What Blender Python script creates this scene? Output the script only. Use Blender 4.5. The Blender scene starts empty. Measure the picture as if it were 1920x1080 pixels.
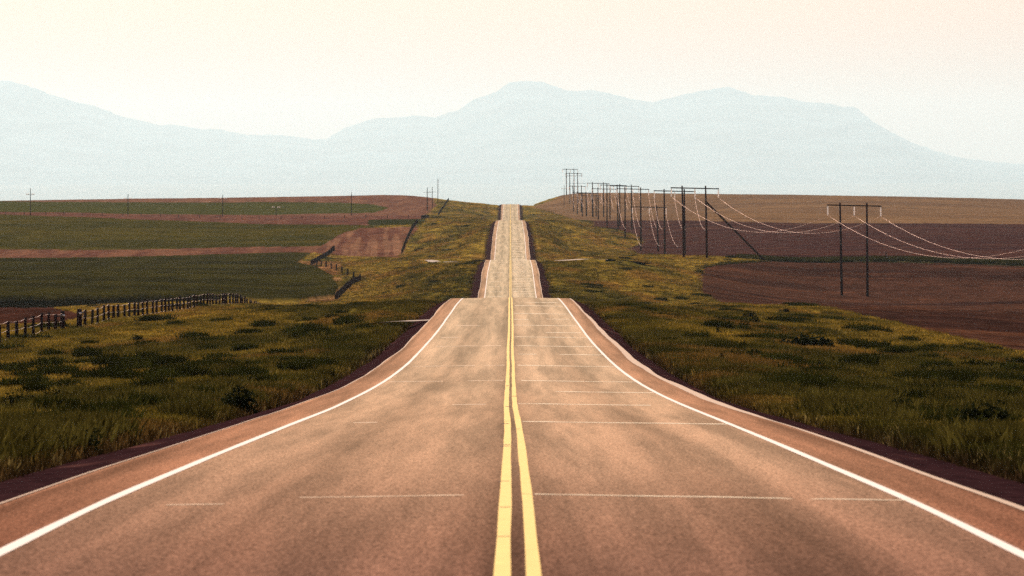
import bpy, math, random
import numpy as np
random.seed(7); rng = np.random.default_rng(7)
R = math.radians
S = bpy.context.scene
C = S.collection
F = 10667.0          # focal length in pixels of the 1920 wide photograph (200 mm lens)
CX, CY = 957.0, 400.0  # vanishing point of the level view
# ---------------------------------------------------------------- camera, world, sun, exposure
cam = bpy.data.cameras.new('camera'); camo = bpy.data.objects.new('camera', cam); C.objects.link(camo)
cam.sensor_width = 36; cam.lens = F * 36 / 1920
cam.shift_x = (960 - CX) / 1920; cam.shift_y = -(540 - CY) / 1920
cam.clip_start = 1; cam.clip_end = 250000
camo.location = (0, 0, 0); camo.rotation_euler = (R(90), 0, 0)
cam.dof.use_dof = True; cam.dof.focus_distance = 330; cam.dof.aperture_fstop = 9.0
S.camera = camo
SUN_EL, SUN_AZ = 40, -14     # azimuth from straight ahead, negative = left
W = bpy.data.worlds.new('World'); S.world = W; W.use_nodes = True
nt = W.node_tree; nt.nodes.clear()
sky = nt.nodes.new('ShaderNodeTexSky'); sky.sky_type = 'NISHITA'; sky.sun_disc = False
sky.sun_elevation = R(SUN_EL); sky.sun_rotation = R(SUN_AZ); sky.dust_density = 4; sky.air_density = 1.0; sky.ozone_density = 1
tint = nt.nodes.new('ShaderNodeMixRGB'); tint.blend_type = 'MULTIPLY'; tint.inputs[0].default_value = 1
tint.inputs[2].default_value = (1.13, 0.80, 0.735, 1)
bg = nt.nodes.new('ShaderNodeBackground'); bg.inputs[1].default_value = 0.13
wo = nt.nodes.new('ShaderNodeOutputWorld')
nt.links.new(sky.outputs[0], tint.inputs[1]); nt.links.new(tint.outputs[0], bg.inputs[0]); nt.links.new(bg.outputs[0], wo.inputs[0])
sl = bpy.data.lights.new('sun', 'SUN'); sl.energy = 4.0; sl.angle = R(0.6); sl.color = (1, .93, .82)
so = bpy.data.objects.new('sun', sl); C.objects.link(so)
so.rotation_euler = (R(90 - SUN_EL), 0, R(180 - SUN_AZ))
S.view_settings.view_transform = 'Standard'; S.view_settings.look = 'None'
S.view_settings.exposure = 0.02; S.view_settings.gamma = 1
S.cycles.use_denoising = False; S.cycles.max_bounces = 6; S.cycles.volume_bounces = 1; S.cycles.transparent_max_bounces = 8
# ---------------------------------------------------------------- helpers
def tag(o, label=None, cat=None, group=None, kind=None):
    if label: o['label'] = label
    if cat: o['category'] = cat
    if group: o['group'] = group
    if kind: o['kind'] = kind
    return o
def mesh_np(name, v, f, mat=None, parent=None, smooth=False):
    """v (N,3); f (M,4) or (M,3) numpy"""
    me = bpy.data.meshes.new(name); v = np.asarray(v, np.float32); f = np.asarray(f, np.int32)
    me.vertices.add(len(v)); me.vertices.foreach_set('co', v.ravel())
    k = f.shape[1]
    me.loops.add(f.size); me.loops.foreach_set('vertex_index', f.ravel())
    me.polygons.add(len(f)); me.polygons.foreach_set('loop_start', np.arange(len(f), dtype=np.int32) * k)
    me.update(calc_edges=True); me.validate()
    if smooth: me.polygons.foreach_set('use_smooth', np.ones(len(me.polygons), bool))
    o = bpy.data.objects.new(name, me); C.objects.link(o)
    if mat: me.materials.append(mat)
    if parent: o.parent = parent
    return o
class MB:
    def __init__(s): s.v = []; s.f = []
    def tube(s, pts, rads, n=8, cap=True):
        pts = [np.array(p, float) for p in pts]
        if not hasattr(rads, '__len__'): rads = [rads] * len(pts)
        b0 = len(s.v)
        for i, p in enumerate(pts):
            a = pts[max(i - 1, 0)]; b = pts[min(i + 1, len(pts) - 1)]
            t = (b - a) / (np.linalg.norm(b - a) + 1e-9)
            up = np.array([0, 0, 1.]) if abs(t[2]) < .9 else np.array([0, 1., 0])
            x = np.cross(t, up); x /= np.linalg.norm(x); y = np.cross(x, t)
            for k in range(n):
                an = 2 * math.pi * (k + .5) / n
                s.v.append(tuple(p + rads[i] * (math.cos(an) * x + math.sin(an) * y)))
        for i in range(len(pts) - 1):
            for k in range(n):
                a = b0 + i * n + k; b = b0 + i * n + (k + 1) % n
                s.f.append((a, b, b + n, a + n))
        if cap:
            s.f.append(tuple(b0 + k for k in range(n))[::-1])
            s.f.append(tuple(b0 + (len(pts) - 1) * n + k for k in range(n)))
        return s
    def box(s, c, d, rz=0, ry=0):
        b0 = len(s.v); ca, sa = math.cos(rz), math.sin(rz); cb, sb = math.cos(ry), math.sin(ry)
        for z in (-1, 1):
            for y in (-1, 1):
                for x in (-1, 1):
                    px, py, pz = x * d[0] / 2, y * d[1] / 2, z * d[2] / 2
                    px, pz = px * cb + pz * sb, -px * sb + pz * cb
                    s.v.append((c[0] + px * ca - py * sa, c[1] + px * sa + py * ca, c[2] + pz))
        for q in ((0, 2, 3, 1), (4, 5, 7, 6), (0, 1, 5, 4), (2, 6, 7, 3), (0, 4, 6, 2), (1, 3, 7, 5)):
            s.f.append(tuple(b0 + i for i in q))
        return s
    def build(s, name, mat, parent=None, smooth=True):
        me = bpy.data.meshes.new(name); me.from_pydata(s.v, [], s.f); me.update()
        me.materials.append(mat)
        if smooth:
            me.polygons.foreach_set('use_smooth', np.array([len(p.vertices) == 4 for p in me.polygons]))
        o = bpy.data.objects.new(name, me); C.objects.link(o)
        if parent: o.parent = parent
        return o
def empty(name, loc):
    o = bpy.data.objects.new(name, None); o.location = loc; C.objects.link(o); return o
# numpy value noise
_T = rng.random((512, 512)).astype(np.float32)
def vn(x, y):
    xi = np.floor(x).astype(np.int64); yi = np.floor(y).astype(np.int64)
    fx = (x - xi); fy = (y - yi); fx = fx * fx * (3 - 2 * fx); fy = fy * fy * (3 - 2 * fy)
    a = _T[xi & 511, yi & 511]; b = _T[(xi + 1) & 511, yi & 511]; c = _T[xi & 511, (yi + 1) & 511]; d = _T[(xi + 1) & 511, (yi + 1) & 511]
    return (a + (b - a) * fx) * (1 - fy) + (c + (d - c) * fx) * fy
def fbm(x, y, o=4):
    r = 0; a = .5; t = 0
    for k in range(o):
        r = r + a * vn(x * 2 ** k + 17.3 * k, y * 2 ** k + 9.1 * k); t += a; a *= .5
    return r / t
def pchip(xs, ys):
    xs = np.array(xs, float); ys = np.array(ys, float); h = np.diff(xs); dl = np.diff(ys) / h
    m = np.zeros(len(xs)); m[0] = dl[0]; m[-1] = dl[-1]
    m[1:-1] = (dl[:-1] * h[1:] + dl[1:] * h[:-1]) / (h[:-1] + h[1:])   # smooth parabolic tangents
    def f(x):
        x = np.asarray(x, float); i = np.clip(np.searchsorted(xs, x) - 1, 0, len(xs) - 2)
        t = (x - xs[i]) / h[i]
        t2 = t * t; t3 = t2 * t
        return (2*t3 - 3*t2 + 1) * ys[i] + (t3 - 2*t2 + t) * h[i] * m[i] + (-2*t3 + 3*t2) * ys[i+1] + (t3 - t2) * h[i] * m[i+1]
    return f
def sm(x, a, b):
    t = np.clip((x - a) / (b - a), 0, 1); return t * t * (3 - 2 * t)
# ---------------------------------------------------------------- materials
def newmat(name):
    m = bpy.data.materials.new(name); m.use_nodes = True
    nd = m.node_tree.nodes; bs = nd['Principled BSDF']
    return m, nd, m.node_tree.links, bs
def noise(nd, lk, vec, scale, detail=4, rough=.6, stretch=None):
    if stretch:
        mp = nd.new('ShaderNodeMapping'); mp.inputs['Scale'].default_value = stretch; lk.new(vec, mp.inputs[0]); vec = mp.outputs[0]
    n = nd.new('ShaderNodeTexNoise'); n.inputs['Scale'].default_value = scale; n.inputs['Detail'].default_value = detail
    n.inputs['Roughness'].default_value = rough; lk.new(vec, n.inputs['Vector']); return n.outputs[0]
def maprange(nd, lk, v, a, b, c, d):
    n = nd.new('ShaderNodeMapRange'); lk.new(v, n.inputs[0])
    for i, q in enumerate((a, b, c, d)): n.inputs[i + 1].default_value = q
    return n.outputs[0]
def mix(nd, lk, fac, a, b, mode='MIX'):
    n = nd.new('ShaderNodeMixRGB'); n.blend_type = mode
    for i, q in ((0, fac), (1, a), (2, b)):
        if isinstance(q, (int, float)): n.inputs[i].default_value = q
        elif isinstance(q, tuple): n.inputs[i].default_value = (*q, 1)
        else: lk.new(q, n.inputs[i])
    return n.outputs[0]
def math_(nd, lk, op, a, b=0.0, c=None):
    n = nd.new('ShaderNodeMath'); n.operation = op
    for i, q in enumerate((a, b) if c is None else (a, b, c)):
        if isinstance(q, (int, float)): n.inputs[i].default_value = q
        else: lk.new(q, n.inputs[i])
    return n.outputs[0]
def simple(name, col, rough=.8, var=.25, scale=6, metal=0, spec=.5):
    m, nd, lk, bs = newmat(name)
    g = nd.new('ShaderNodeNewGeometry').outputs['Position']
    n = noise(nd, lk, g, scale)
    dark = tuple(c * (1 - var) for c in col); lite = tuple(min(1, c * (1 + var)) for c in col)
    lk.new(mix(nd, lk, n, dark, lite), bs.inputs['Base Color'])
    bs.inputs['Roughness'].default_value = rough; bs.inputs['Metallic'].default_value = metal
    bs.inputs['Specular IOR Level'].default_value = spec
    return m
M_wood = simple('dark_weathered_wood', (.045, .016, .018), .95, .35, 3, spec=.1)
M_post = simple('fence_post_wood', (.03, .013, .012), .95, .4, 5, spec=.1)
M_wire = simple('bright_wire', (.62, .46, .38), .3, .1, 1, metal=1)
M_fwire = simple('fence_wire', (.8, .62, .52), .35, .1, 1, metal=.3)
M_ins, nd_, lk_, bs_ = newmat('insulator_glass')
tr_ = nd_.new('ShaderNodeBsdfTranslucent'); tr_.inputs[0].default_value = (1, .95, .9, 1); mx_ = nd_.new('ShaderNodeMixShader'); mx_.inputs[0].default_value = .75
bs_.inputs['Base Color'].default_value = (.95, .9, .85, 1); bs_.inputs['Roughness'].default_value = .2
lk_.new(bs_.outputs[0], mx_.inputs[1]); lk_.new(tr_.outputs[0], mx_.inputs[2]); lk_.new(mx_.outputs[0], nd_['Material Output'].inputs[0])
M_metalw = simple('white_metal', (.9, .9, .9), .3, .05, 2)
M_track = simple('pale_gravel', (.30, .225, .155), .9, .25, 1.5)
# terrain
def ground_mat():
    m, nd, lk, bs = newmat('ground_cover')
    a = nd.new('ShaderNodeAttribute'); a.attribute_name = 'Col'
    g = nd.new('ShaderNodeNewGeometry').outputs['Position']
    n1 = noise(nd, lk, g, .9, 6, .7); n2 = noise(nd, lk, g, .12, 4, .6, (1.5, .5, 1))
    f1 = maprange(nd, lk, n1, .36, .64, .45, 1.55); f2 = maprange(nd, lk, n2, .36, .64, .78, 1.22)
    f = math_(nd, lk, 'MULTIPLY', f1, f2)
    v = nd.new('ShaderNodeVectorMath'); v.operation = 'SCALE'; lk.new(a.outputs['Color'], v.inputs[0]); lk.new(f, v.inputs['Scale'])
    lk.new(v.outputs[0], bs.inputs['Base Color']); bs.inputs['Roughness'].default_value = 1; bs.inputs['Specular IOR Level'].default_value = 0
    bp = nd.new('ShaderNodeBump'); bp.inputs['Distance'].default_value = .5; bp.inputs['Strength'].default_value = .7
    lk.new(n1, bp.inputs['Height']); lk.new(bp.outputs[0], bs.inputs['Normal'])
    return m
M_ground = ground_mat()
# ---------------------------------------------------------------- road profile (distance -> height, eye level = 0)
RP = [(-120, -.9), (-60, -1.2), (0, -1.8), (20, -2.06), (40, -2.355), (49, -2.50), (64, -2.80), (91.5, -3.38), (118, -3.95), (148, -4.52),
      (162, -4.75), (193, -5.16), (232, -5.50), (251, -5.63), (330, -5.93), (390, -6.12), (436, -6.46), (475, -7.2), (520, -8.4), (600, -10.4), (680, -11.8),
      (740, -12.1), (792, -11.66), (850, -10.6), (903, -9.5), (980, -8.7), (1052, -8.58), (1120, -9.5), (1190, -10.8), (1250, -11.05),
      (1291, -10.53), (1416, -6.7), (1600, -4.0), (1720, -2.75), (1850, -2.25), (1950, -2.6), (2100, -4.2), (2300, -6.0), (2500, -5.6),
      (2648, -3.2), (2750, -.3), (2850, 2.7), (2954, 4.7), (3030, 4.6), (3200, 1.5), (3500, -8), (4500, -50)]
zr = pchip([p[0] for p in RP], [p[1] for p in RP])
# ---------------------------------------------------------------- side terrain control points
P = []
def A(d, *xy):                 # photograph columns/rows at distance d
    for x, y in xy: P.append(((x - CX) * d / F, d, (CY - y) * d / F))
def B(d, *xz):                 # metres
    for x, z in xz: P.append((x, d, z))
for d in (-120, -60, 0, 40, 64): B(d, (-40, zr(d) - 1.2), (-12, zr(d) - .5), (12, zr(d) - .5), (40, zr(d) - 1.2))
B(100, (-9, -3.95), (-30, -4.9), (9, -3.95), (30, -5.0))
B(150, (-14, -5.25), (-40, -5.9), (14, -5.2), (40, -5.9))
B(200, (-18, -6.1), (-45, -6.8), (18, -6.2), (45, -6.8))
B(250, (-22, -7.1), (-50, -7.8), (22, -7.0), (50, -7.6))
B(340, (-31, -8.1), (-15, -7.3), (-60, -8.3), (31, -8.3), (15, -7.1), (60, -9.2))
B(434, (-31, -8.4), (-16, -7.5), (-60, -9.0), (31, -8.7), (15, -7.8), (60, -10.0))
B(531, (31, -9.0), (60, -11), (-31, -9.2), (15, -9.3), (-15, -9.0))
B(600, (-31, -9.8), (-60, -10.3), (-15, -10.4)); B(644, (-31, -10.45), (-16, -11.5), (-45, -11.2)); B(700, (-31, -12.3), (-55, -12.6))
B(700, (31, -11.2), (18, -11.9), (65, -12.5)); B(740, (-16, -12.6), (16, -12.6))
B(814, (31, -12.8), (55, -14.0), (80, -14.3), (-31, -14.2), (-60, -14.5), (-90, -14.2))
B(906, (31, -12.9), (16, -11.0), (-31, -15.2), (-16, -12.2))
A(1011, (632, 565), (-300, 542), (0, 545), (300, 552), (500, 560))
A(1067, (1600, 556), (1920, 548), (2300, 548), (1450, 545), (1310, 520), (1180, 492), (1100, 488), (740, 527), (830, 500))
A(1177, (678, 531), (0, 522), (-300, 520), (300, 526), (500, 530), (850, 489), (760, 505))
A(1235, (1200, 482), (1323, 481), (1437, 488), (1650, 489), (1920, 496), (2300, 498), (1100, 487))
A(1300, (810, 488), (860, 487), (1040, 487), (720, 498))
A(1420, (583, 500), (0, 500), (-300, 500), (300, 500), (720, 488), (1264, 477), (1600, 470), (1920, 472), (2300, 473), (1060, 478), (1150, 480), (850, 476))
A(1616, (627, 467), (700, 480), (753, 480), (0, 478), (-300, 478), (300, 476), (480, 472), (850, 450), (1060, 455), (1150, 468), (1216, 474.5), (1500, 454), (1920, 452), (2300, 452))
A(1860, (783, 422), (700, 428), (600, 433), (300, 434), (0, 432), (-300, 432), (870, 414), (1050, 417), (1100, 430), (1180, 448), (1300, 438), (1500, 432), (1920, 434), (2300, 434))
A(2020, (1170, 432), (1100, 421), (1300, 419), (1500, 421), (1920, 422), (2300, 422))
A(2215, (1150, 425), (1300, 410), (1920, 413), (2300, 413), (-300, 405), (0, 404), (240, 405), (480, 411), (659, 408), (803, 409), (870, 411), (1060, 414))
A(2600, (1121, 407), (1060, 405), (1300, 398), (1920, 402), (2300, 402), (830, 393), (700, 396), (480, 394), (0, 391), (-300, 391), (875, 402))
A(2850, (1110, 409), (1060, 403), (1020, 396))
A(3050, (850, 377), (800, 369.5), (765, 366), (650, 368), (480, 370), (200, 373.5), (0, 377), (-400, 381), (900, 382), (1000, 385))
A(3120, (1078, 400), (1040, 391), (1300, 386), (1920, 390), (2300, 392))
A(3350, (1068, 379), (1010, 392), (1300, 372), (1920, 380))
A(3500, (1060, 363), (1100, 362), (1400, 365), (1600, 367), (1920, 374), (2400, 381), (1020, 376), (990, 388))
A(3480, (0, 388), (480, 384), (765, 383), (850, 390))
B(4100, (-350, -20), (-100, -20), (0, -35), (100, -6), (350, -6), (-900, -20), (900, -20)); B(4600, (-400, -50), (0, -52), (400, -45), (-1000, -50), (1000, -50))
for d in (500, 1000, 1500, 2000, 2600, 3200):
    P.append((-.16 * d - 60, d, float(np.interp(d, [500, 1000, 1500, 2000, 2600, 3200], [-10.5, -13.5, -9.4, -3.5, 2.2, 5])) ))
    P.append((.16 * d + 60, d, float(np.interp(d, [500, 1000, 1500, 2000, 2600, 3200], [-11.5, -14.5, -8.5, -4, 0, 3])) ))
P = np.array(P)
def uv(X, d): return X / (26 + .09 * np.maximum(d, 0)), np.log((d + 180) / 100) * 2.2
def tps(r2): return r2 * np.log(r2 + 1e-9)
pu, pv = uv(P[:, 0], P[:, 1])
K = tps((pu[:, None] - pu) ** 2 + (pv[:, None] - pv) ** 2) + np.eye(len(P)) * 2e-3
Q = np.c_[np.ones(len(P)), pu, pv]
sol = np.linalg.solve(np.block([[K, Q], [Q.T, np.zeros((3, 3))]]), np.r_[P[:, 2], 0, 0, 0])
# coarse grid
gu = np.linspace(-3.4, 3.4, 260); gd = np.unique(np.r_[np.linspace(-120, 300, 40), np.exp(np.linspace(math.log(300), math.log(4600), 240))])
GU, GD = np.meshgrid(gu, gd); GX = GU * (26 + .09 * np.maximum(GD, 0)); q1, q2 = uv(GX.ravel(), GD.ravel())
Z = np.zeros(len(q1))
for i in range(0, len(q1), 8000):
    a, b = q1[i:i+8000], q2[i:i+8000]
    Z[i:i+8000] = tps((a[:, None] - pu) ** 2 + (b[:, None] - pv) ** 2) @ sol[:-3] + sol[-3] + sol[-2] * a + sol[-1] * b
Z = Z.reshape(GU.shape)
def side(X, d):
    u = np.clip(X / (26 + .09 * np.maximum(d, 0)), -3.39, 3.39); a = (u - gu[0]) / (gu[1] - gu[0]); i = np.clip(a.astype(int), 0, len(gu) - 2); a = a - i
    j = np.clip(np.searchsorted(gd, d) - 1, 0, len(gd) - 2); b = (d - gd[j]) / (gd[j+1] - gd[j])
    return (Z[j, i] * (1 - a) + Z[j, i+1] * a) * (1 - b) + (Z[j+1, i] * (1 - a) + Z[j+1, i+1] * a) * b
def bank_k(d): return np.interp(d, [50, 75, 150, 300], [.36, .42, .75, 1.0])
def ht(X, d):
    X = np.atleast_1d(np.asarray(X, float)); d = np.atleast_1d(np.asarray(d, float))
    s = side(X, d); r = zr(d); ax = np.abs(X)
    w = sm(ax, 6.2, 15)
    kb = bank_k(d)
    z = (r - .56 * kb - .25 * (1 - sm(ax, 5.7, 6.3))) * (1 - w) + s * w
    b = (fbm(X / 5, d / 7, 3) - .5) * .35 + (fbm(X / 22 + 5, d / 40, 3) - .5) * .6 * sm(ax, 12, 30)
    z = z + b * sm(ax, 6.3, 9) * (1 - .5 * sm(d, 1200, 2500))
    return np.where(ax < 5.2, np.minimum(z, r - .5 - .5 * (5.2 - ax)), z)
def h1(x, y): return float(ht(x, y)[0])
def hit(x, y, lo=45, hi=3500):
    ds = np.exp(np.linspace(math.log(lo), math.log(hi), 3000)); X = (x - CX) * ds / F
    yy = CY - ht(X, ds) * F / ds
    k = np.argmax(yy <= y); return float(X[k]), float(ds[k])
# ---------------------------------------------------------------- land cover
def inpoly(x, y, poly):
    r = np.zeros(x.shape, bool); n = len(poly)
    for i in range(n):
        x1, y1 = poly[i]; x2, y2 = poly[(i + 1) % n]
        if y1 == y2: continue
        c = ((y1 > y) != (y2 > y)) & (x < (x2 - x1) * (y - y1) / (y2 - y1) + x1); r ^= c
    return r
def lin(r, g, b, k=1.0):
    return np.array([((c / 255 + .055) / 1.055) ** 2.4 if c > 10 else c / 255 / 12.92 for c in (r, g, b)]) * k
ZONES = [  # name, distance range, outline, colour a, colour b
 ('green', 560, 1560, [(-2000, 489), (0, 489), (200, 488), (300, 485), (480, 478), (592, 474), (556, 497), (600, 508), (625, 525), (634, 545), (625, 561), (560, 568), (480, 569), (400, 562), (300, 560), (200, 563), (0, 566), (-2000, 566)], lin(76, 71, 38), lin(56, 53, 29)),
 ('stub', 1100, 1950, [(-2000, 470), (0, 468), (200, 469), (480, 463), (600, 461), (640, 438), (675, 428), (765, 425), (787, 424), (765, 452), (752, 484), (700, 482), (640, 480), (590, 474), (480, 478), (300, 485), (200, 488), (0, 489), (-2000, 489)], lin(156, 108, 86), lin(130, 84, 72)),
 ('green', 1500, 2300, [(-2000, 402), (0, 402), (150, 407), (300, 413), (400, 416), (480, 420), (690, 422), (760, 421), (675, 428), (640, 438), (600, 461), (480, 463), (200, 469), (0, 468), (-2000, 468)], lin(98, 88, 42), lin(78, 74, 36)),
 ('green', 1800, 2300, [(690, 412), (800, 410), (790, 421), (690, 424)], lin(66, 66, 40), lin(58, 60, 36)),
 ('stub', 1700, 2500, [(-2000, 397), (0, 397), (100, 398), (240, 402), (480, 404), (800, 405), (800, 411), (690, 413), (690, 424), (480, 420), (400, 416), (300, 413), (150, 407), (0, 402), (-2000, 402)], lin(144, 96, 80), lin(122, 80, 72)),
 ('green', 2000, 3150, [(-2000, 381), (0, 377), (100, 378.5), (300, 379.5), (480, 379), (640, 380), (700, 383), (732, 390), (700, 399), (480, 403), (240, 401), (100, 398), (0, 397), (-2000, 397)], lin(84, 84, 52), lin(92, 92, 50)),
 ('stub', 2000, 3600, [(-2000, 300), (700, 300), (795, 300), (812, 372), (818, 385), (800, 405), (480, 404), (-2000, 397)], lin(160, 114, 92), lin(138, 94, 80)),
 ('green', 370, 1100, [(-2000, 540), (560, 540), (480, 562), (330, 566), (200, 571), (100, 576), (0, 577), (-2000, 580)], lin(30, 26, 18), lin(20, 18, 14)),
 ('stub', 370, 900, [(-2000, 575), (0, 577), (100, 576), (175, 592), (140, 604), (0, 612), (-2000, 640)], lin(96, 58, 48), lin(80, 50, 42)),
 ('plow', 300, 1240, [(1309, 515), (1312, 500), (1350, 494), (1440, 490), (1650, 491), (1780, 494), (1920, 500), (4000, 505), (4000, 900), (1920, 665), (1700, 615), (1560, 580), (1480, 574), (1400, 572), (1345, 569), (1325, 556), (1306, 545)], lin(102, 68, 56), lin(74, 49, 45)),
 ('plow', 1240, 2450, [(1105, 414), (1200, 413), (1270, 413), (1500, 418), (1920, 420), (4000, 424), (4000, 486), (1920, 486), (1650, 484), (1437, 486), (1300, 480), (1190, 477), (1178, 466), (1204, 455), (1190, 441), (1160, 432), (1105, 424)], lin(100, 66, 62), lin(78, 50, 54)),
 ('tan', 1900, 3700, [(1035, 400), (1075, 412), (1105, 414), (1200, 413), (1500, 418), (1920, 420), (4000, 424), (4000, 300), (1055, 300), (1045, 372), (1000, 388)], lin(164, 128, 96), lin(144, 112, 88)),
]
EXPK = .47; GRK = 1.3     # picture value to base colour: fields, rough grass
def cover_tone(X, d):
    ax = np.abs(X)
    n = fbm(X / 6 + 3, d / 50, 4) * .6 + fbm(X / 1.6, d / 12 + 7, 3) * .4
    n = (n - .5) * 2.6 + .5
    far = sm(d, 500, 1300)
    n = n + (ax - 15) / 15 * .5 * (1 - far) + .22 * far - .02
    n = n + .75 * np.exp(-((X + 17) / 6) ** 2 - ((d - 205) / 55) ** 2)
    return np.clip(n, 0, 1)
def zone_of(X, d):
    dd = np.maximum(d, 1); z = side(X, d)
    px = CX + X * F / dd; py = CY - (ht(X, d)) * F / dd
    wob = (fbm(X / 14, d / 30, 3) - .5)
    px2 = px + wob * 9; py2 = py + wob * 1.5
    zi = np.full(X.shape, -1)
    for k, (nm, d0, d1, poly, ca, cb) in enumerate(ZONES):
        s = (zi < 0) & (d > d0) & (d < d1) & (X * X > 144)
        s2 = np.zeros(X.shape, bool); s2[s] = inpoly(px2[s], py2[s], poly); zi[s2] = k
    return zi, px, py
def cover(X, d):
    t = cover_tone(X, d)[:, None]
    yel = lin(124, 102, 42); dk = lin(52, 50, 20); mid = lin(88, 76, 30); dry = lin(120, 86, 44)
    col = np.where(t < .5, dk + (mid - dk) * t * 2, mid + (yel - mid) * (t * 2 - 1))
    dr = sm(fbm(X / 5 + 40, d / 40, 4), .56, .70)[:, None] * .55
    col = col * (1 - dr) + dry * dr
    ax = np.abs(X)
    gr = (1 - sm(ax, 5.9, 6.5))[:, None]; col = col * (1 - gr) + lin(50, 34, 26) * gr
    col = col * np.array([1.04, 1.06, .9])
    zi, px, py = zone_of(X, d)
    for k, (nm, d0, d1, poly, ca, cb) in enumerate(ZONES):
        s = zi == k
        if not s.any(): continue
        x_, d_ = X[s], d[s]
        if nm == 'green': f = fbm(x_ / 60, d_ / 25, 4) + .25 * (vn(x_ / 4, d_ / 90) - .5)
        elif nm == 'stub': f = fbm(x_ / 3.0, d_ / 60, 4)
        elif nm == 'plow': f = fbm(x_ / 90, d_ / 14, 5)
        else: f = fbm(x_ / 50, d_ / 50, 3)
        f = sm(f, .3, .7)[:, None]; c = ca * f + cb * (1 - f)
        if nm == 'plow':
            pal = sm(fbm(x_ / 35 + 9, d_ / 9, 4), .6, .75)[:, None] * .45; c = c * (1 - pal) + lin(138, 90, 66) * pal
        if nm == 'stub' and d0 == 1100:
            st = ((px[s] > 610)) * sm(fbm(x_ / 1.6 + .012 * d_, d_ / 120 + 3, 2), .55, .7); c = c * (1 - st[:, None] * .6) + lin(188, 140, 112) * st[:, None] * .6
        col[s] = c * np.array([1, 1, .42 if nm == 'green' else .85])
    # pale field margin strips and rank grass along the field edge
    m = (zi < 0) & (px < 640) & (px > 548) & (py > 490) & (py < 566) & (X < -30) & (d > 900) & (d < 1500); m2 = m & (fbm(X / 8, d / 20, 2) > .4)
    col[m2] = col[m2] * .4 + lin(140, 100, 68) * .6
    m = (zi < 0) & (px > 1430) & (py > 480) & (py < 500) & (d > 1150); col[m] = lin(46, 46, 22)
    # mixed clods, so no cover is even
    return col * np.where(zi < 0, GRK, EXPK)[:, None], zi
# ---------------------------------------------------------------- terrain mesh
def Wd(d): return 30 + .17 * np.maximum(d, 0)
tt = np.r_[np.linspace(-2.6, -.66, 36)[:-1], np.linspace(-.66, .66, 840), np.linspace(.66, 2.6, 36)[1:]]
rows = [-120.0]
while rows[-1] < 4590: rows.append(rows[-1] + (3 if rows[-1] < 30 else max(.9, .0048 * rows[-1])))
rows = np.array(rows)
TT, DD = np.meshgrid(tt, rows); XX = TT * Wd(DD)
zz = ht(XX.ravel(), DD.ravel())
col, zi = cover(XX.ravel(), DD.ravel())
zz = zz + .9 * (zi == 0)
zz = zz + np.where((zi < 0) & (np.abs(XX.ravel()) > 6.5) & (DD.ravel() > 350), (fbm(XX.ravel() / 1.2, DD.ravel() / 2.0, 3) - .35) * .8 * (1 - cover_tone(XX.ravel(), DD.ravel()) * .6), 0)
nr, nc = TT.shape
ix = np.arange(nr * nc).reshape(nr, nc)
fc = np.stack([ix[:-1, :-1], ix[:-1, 1:], ix[1:, 1:], ix[1:, :-1]], -1).reshape(-1, 4)
ter = mesh_np('ground', np.c_[XX.ravel(), DD.ravel(), zz], fc, M_ground, smooth=True); tag(ter, kind='structure')
ca = ter.data.color_attributes.new('Col', 'FLOAT_COLOR', 'POINT')
ca.data.foreach_set('color', np.c_[col, np.ones(len(col))].astype(np.float32).ravel())
# ---------------------------------------------------------------- far plain and mountains
def far_mesh(name, xs, ds, zf, mat, kind='structure'):
    X, D = np.meshgrid(xs, ds); z = zf(X, D); n, m = X.shape; ix = np.arange(n * m).reshape(n, m)
    f = np.stack([ix[:-1, :-1], ix[:-1, 1:], ix[1:, 1:], ix[1:, :-1]], -1).reshape(-1, 4)
    o = mesh_np(name, np.c_[X.ravel(), D.ravel(), z.ravel()], f, mat, smooth=True); tag(o, kind=kind); return o
RG = [(-4000, 330), (-2500, 260), (-1200, 210), (-500, 190), (-100, 160), (0, 150), (20, 151), (65, 163), (100, 178), (160, 194), (175, 196), (230, 218), (300, 234), (320, 232), (380, 242), (400, 240),
      (470, 253), (530, 253), (590, 261), (612, 260), (650, 238), (700, 222), (785, 216), (815, 219), (860, 205), (890, 185), (930, 172), (955, 153), (990, 150),
      (1020, 153), (1065, 170), (1110, 168), (1140, 173), (1190, 187), (1225, 190), (1300, 172), (1365, 161), (1410, 177), (1470, 181), (1510, 191), (1555, 193),
      (1580, 201), (1597, 199), (1610, 203), (1612, 212), (1650, 235), (1690, 258), (1718, 278), (1730, 273), (1750, 285), (1800, 295), (1860, 303), (1920, 308), (2100, 325), (2600, 345), (4000, 352), (6000, 355)]
DM = 80000.0; KM = DM / 45000
def plain_z(X, D):
    X = X / KM; D = np.where(D > 9000, 9000 + (D - 9000) / (DM - 9000) * 36000, D)
    return KM * 1.0 * (np.interp(D, [-3000, 3500, 4300, 9000, 20000, 30000, 38000, 45000, 62000], [-50, -50, -48, -42, -20, 60, 210, 300, 300]) + (fbm(X / 2500, D / 2500, 4) - .5) * 60 * sm(D, 9000, 26000))
def mount_z(X, D):
    px = CX + X * F / DM; H = (CY - np.interp(px, [r[0] for r in RG], [r[1] for r in RG])) * DM / F
    X0 = X; D0 = D; X = X / KM; D = D / KM; H = H / KM
    H = H + (fbm(X / 60, X * 0 + 3, 4) - .5) * 14
    base = plain_z(X0, D0) / KM - 25
    s = np.clip((D - 34500) / (45000 - 34500), 0, 1) ** 1.35
    back = np.clip((D - 45000) / 9000, 0, 1)
    gul = np.abs(fbm(X / 900 + 3 * fbm(X / 2500, D / 2500, 3), D / 5200, 5) - .5) * 2
    z = base + (H - base) * (s * (1 - back * .9)) - gul * 320 * s * np.clip((45000 - D) / 3500, 0, 1) * (H / 1000)
    return KM * np.where(s <= 0, base - 5, z)
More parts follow.
